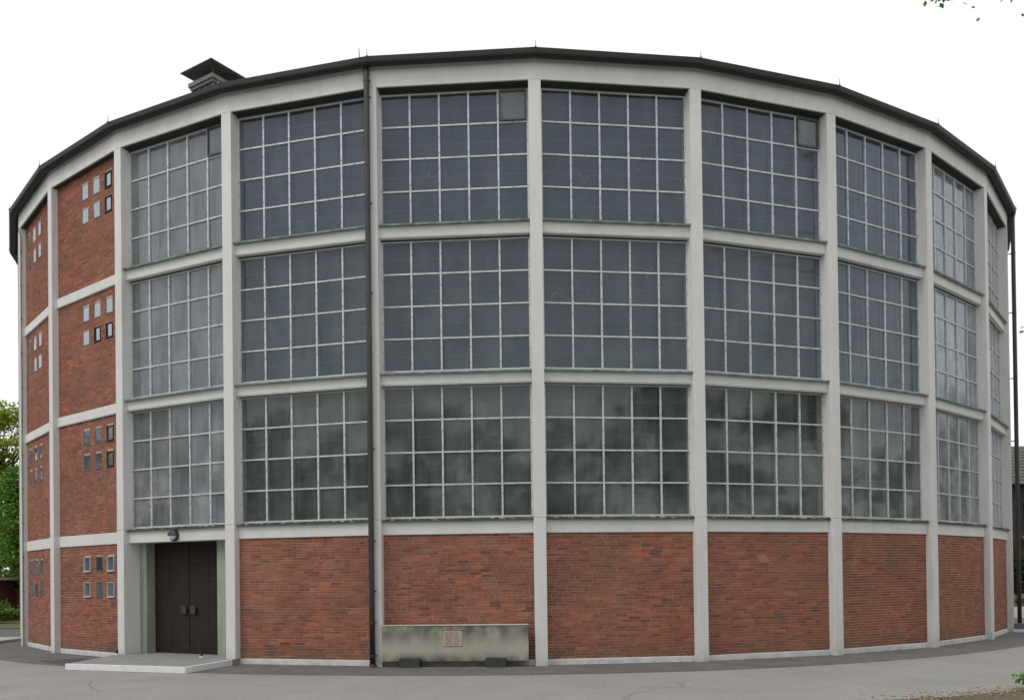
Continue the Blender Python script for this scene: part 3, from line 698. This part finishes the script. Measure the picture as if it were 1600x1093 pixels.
# right side: house, shrubs
hs = empty('tiled_house', (28.6, 15, 0)); tag(hs, 'dark clad house with grey tiled roof at the right edge', 'house')
b = MB(); b.box(0, 10, 0, 8, 2.9, 7.05); put('upper_wall', b.mesh('upper_wall', ['cladding']), hs)
b = MB(); b.box(.05, 9.9, .05, 7.9, 0, 2.95); put('lower_wall', b.mesh('lower_wall', ['far_brick']), hs)
b = MB()
nr = 12
for i in range(nr):
    y0, y1 = -.6+i*.4, -.6+(i+1)*.4; z0 = 6.85+i*.235
    for j in range(36):
        x = -.35+j*.3
        b.v_ = len(b.v)
        P = [(x, y0, z0+.07), (x+.15, y0, z0+.02), (x+.3, y0, z0+.07), (x+.3, y1+.04, z0+.235+.02), (x+.15, y1+.04, z0+.235-.03), (x, y1+.04, z0+.235+.02)]
        i0 = len(b.v); b.v += P; b.face((i0, i0+1, i0+4, i0+5)); b.face((i0+1, i0+2, i0+3, i0+4))
        i0 = len(b.v); b.v += [(x, y0, z0+.07), (x+.15, y0, z0+.02), (x+.3, y0, z0+.07), (x+.3, y0, z0-.03), (x, y0, z0-.03)]; b.face((i0, i0+4, i0+3, i0+2, i0+1))
b.quad([(-.35, 4.2, 9.67), (10.45, 4.2, 9.67), (10.45, 8.6, 6.85), (-.35, 8.6, 6.85)])
b.quad([(-.3, -.55, 6.8), (10.4, -.55, 6.8), (10.4, 4.2, 9.6), (-.3, 4.2, 9.6)])
tag(put('roof_tiles', b.mesh('roof_tiles', ['tile_roof']), hs), kind='stuff')
for x in (.9, 4.2, 7.2):
    b = MB(); b.box(x, x+1.3, -.06, .05, 4.3, 5.9); wv = put('window', b.mesh('window', ['white_paint' if x > 2 else 'dark']), hs)
    b = MB(); b.box(x+.08, x+1.22, -.075, -.06, 4.4, 5.8); put('pane', b.mesh('pane', ['house_glass']), wv)
b = MB(); b.prism([(-1.3, 3.0), (-1.3, 3.08), (.0, 3.85), (.0, 3.75)], lambda y: .9, lambda y: 6); put('canopy', b.mesh('canopy', ['tile_roof']), hs)
bush('dark_shrub', (27.9, 12.6, 0), (1.6, 1.0, 1.5), 4500, .16, 'leaf_dark', 'tall dark green shrub in front of the house at the right edge', 'shrub', 6)
bush('pale_shrub', (26.6, 9.6, 0), (.9, .5, .35), 900, .13, 'leaf_pale', 'low pale variegated shrub below the dark shrub at right', 'shrub', 8)
# planting bed in the bottom right corner
b = MB(); r = random.Random(9)
ring = [(5.2, -23.42), (5.9, -23.18), (6.5, -23.03), (7.2, -22.75), (7.8, -22.45), (8.6, -22.0), (9.6, -21.3), (12.5, -20.2), (13.5, -23.5), (12, -27), (8, -26.5), (6, -24.6)]
c0 = (8.7, -23.9, .09)
for i in range(len(ring)):
    p, q = ring[i], ring[(i+1) % len(ring)]
    pm, qm = [((a[0]*.72+c0[0]*.28), (a[1]*.72+c0[1]*.28), .07+r.uniform(-.01, .015)) for a in (p, q)]
    b.quad([(p[0], p[1], .008), (q[0], q[1], .008), ((q[0]*.72+c0[0]*.28), (q[1]*.72+c0[1]*.28), .07), ((p[0]*.72+c0[0]*.28), (p[1]*.72+c0[1]*.28), .07)])
    b.quad([((p[0]*.72+c0[0]*.28), (p[1]*.72+c0[1]*.28), .07), ((q[0]*.72+c0[0]*.28), (q[1]*.72+c0[1]*.28), .07), c0])
tag(put('planting_bed', b.mesh('planting_bed', ['soil'])), kind='structure')
b = MB()
for i in range(900):
    x = r.uniform(5.0, 12); y = -23.4+(x-5.2)*.42+r.gauss(-.35, .4)
    if y > -23.3+(x-5.2)*.36+.2: continue
    a = r.uniform(0, 6.28); s_ = r.uniform(.02, .05); z = .03+.03*min(1, max(0, (-22.6-y)))+r.uniform(0, .03); g = r.uniform(.4, 1.4)
    b.quad([(x+s_*cos(a), y+s_*sin(a), z), (x+s_*.5*cos(a+1.6), y+s_*.5*sin(a+1.6), z+.012), (x-s_*cos(a), y-s_*sin(a), z+.004), (x+s_*.5*cos(a-1.6), y+s_*.5*sin(a-1.6), z+.008)], 0, (g, g*r.uniform(.8, 1.1), g*.9))
tag(put('fallen_leaves', b.mesh('fallen_leaves', ['dry_leaf'], color=True)), 'dry fallen leaves scattered over the planting bed', 'leaves', kind='stuff')
bush('young_shrub', (8.15, -22.35, .02), (.22, .2, .17), 420, .075, 'leaf_green', 'small leafy green shrub in the planting bed at bottom right', 'shrub', 12)
# overhanging tree whose twigs reach into the top right corner
rt = random.Random(33)
bl = [((rt.gauss(.3, .6), rt.gauss(0, .6), rt.uniform(13.4, 17)), (1.0, 1.0, .8), 500) for _ in range(6)]
ot = tree('overhanging_tree', (17.3, -21.4, 0), 15, bl, 'leaf_green', .14, 'overhanging tree with leafy twigs reaching into the top right corner', 5, .2)
cr = [c for c in ot.children if c.name.startswith('trunk')][0]
b = MB(); lf = MB()
def twig(p0, p1, n, s):
    p0, p1 = Vector(p0), Vector(p1); m = (p0+p1)/2+Vector((0, 0, .25)); b.tube([p0, m, p1], [.03, .015, .004], 5)
    for i in range(n):
        t = 1-rt.random()**2*.5; p = p0.lerp(p1, t)+Vector((rt.gauss(0, .10), rt.gauss(0, .10), rt.gauss(.02, .07))); g = rt.uniform(.6, 1.2)
        leaf_quad(lf, p, s*rt.uniform(.7, 1.2), rt, (g, g, g), .5)
O = Vector((17.3, -21.4, 0))
def px(x, y, dep):
    d = FW+R2*((x-800)/1372.67)-U2*((y-886.7)/1372.67); return Vector((0, CAM_Y, CAM_Z))+d*dep-O
twig((-.6, .1, 13.2), px(1467, -3, 13.6), 130, .11)
twig((-.5, .2, 12.9), px(1516, -4, 13.6), 22, .12)
twig((-.4, .3, 12.4), px(1604, 4, 13.6), 22, .12)
twig((-.1, .1, 6.0), px(1601, 512, 13.6), 14, .11)
put('twig', b.mesh('twig', ['bark']), ot); tag(put('leaf_spray', lf.mesh('leaf_spray', ['leaf_green'], color=True), ot), kind='stuff')
# belt of trees round the square, mirrored in the panes
b = MB(); r = random.Random(44)
for i in range(46):
    a = math.radians(-196+218*i/45+r.uniform(-1.5, 1.5)); rr = r.uniform(52, 60); hh = r.uniform(11, 16.5); x, y = rr*cos(a), rr*sin(a)
    b.tube([(x, y, 0), (x, y, hh*.6)], [.3, .15], 6, c=(.5, .45, .4))
    for _ in range(5):
        q = r.uniform(-3.4, 3.4); blob(b, (x-q*sin(a), y+q*cos(a), r.uniform(1, 4.5)), (2.4, 2.4, 1.6), 110, .95, r, shell=.2)
    for _ in range(9):
        blob(b, (x+r.gauss(0, 1.6), y+r.gauss(0, 1.6), r.uniform(2.0, hh-1.5)), (2.6, 2.6, 1.8), 120, .95, r, shell=.2)
tag(put('treeline', b.mesh('treeline', ['leaf_dark'], color=True)), 'belt of dark trees across the square mirrored in the lower windows', 'trees', kind='stuff')
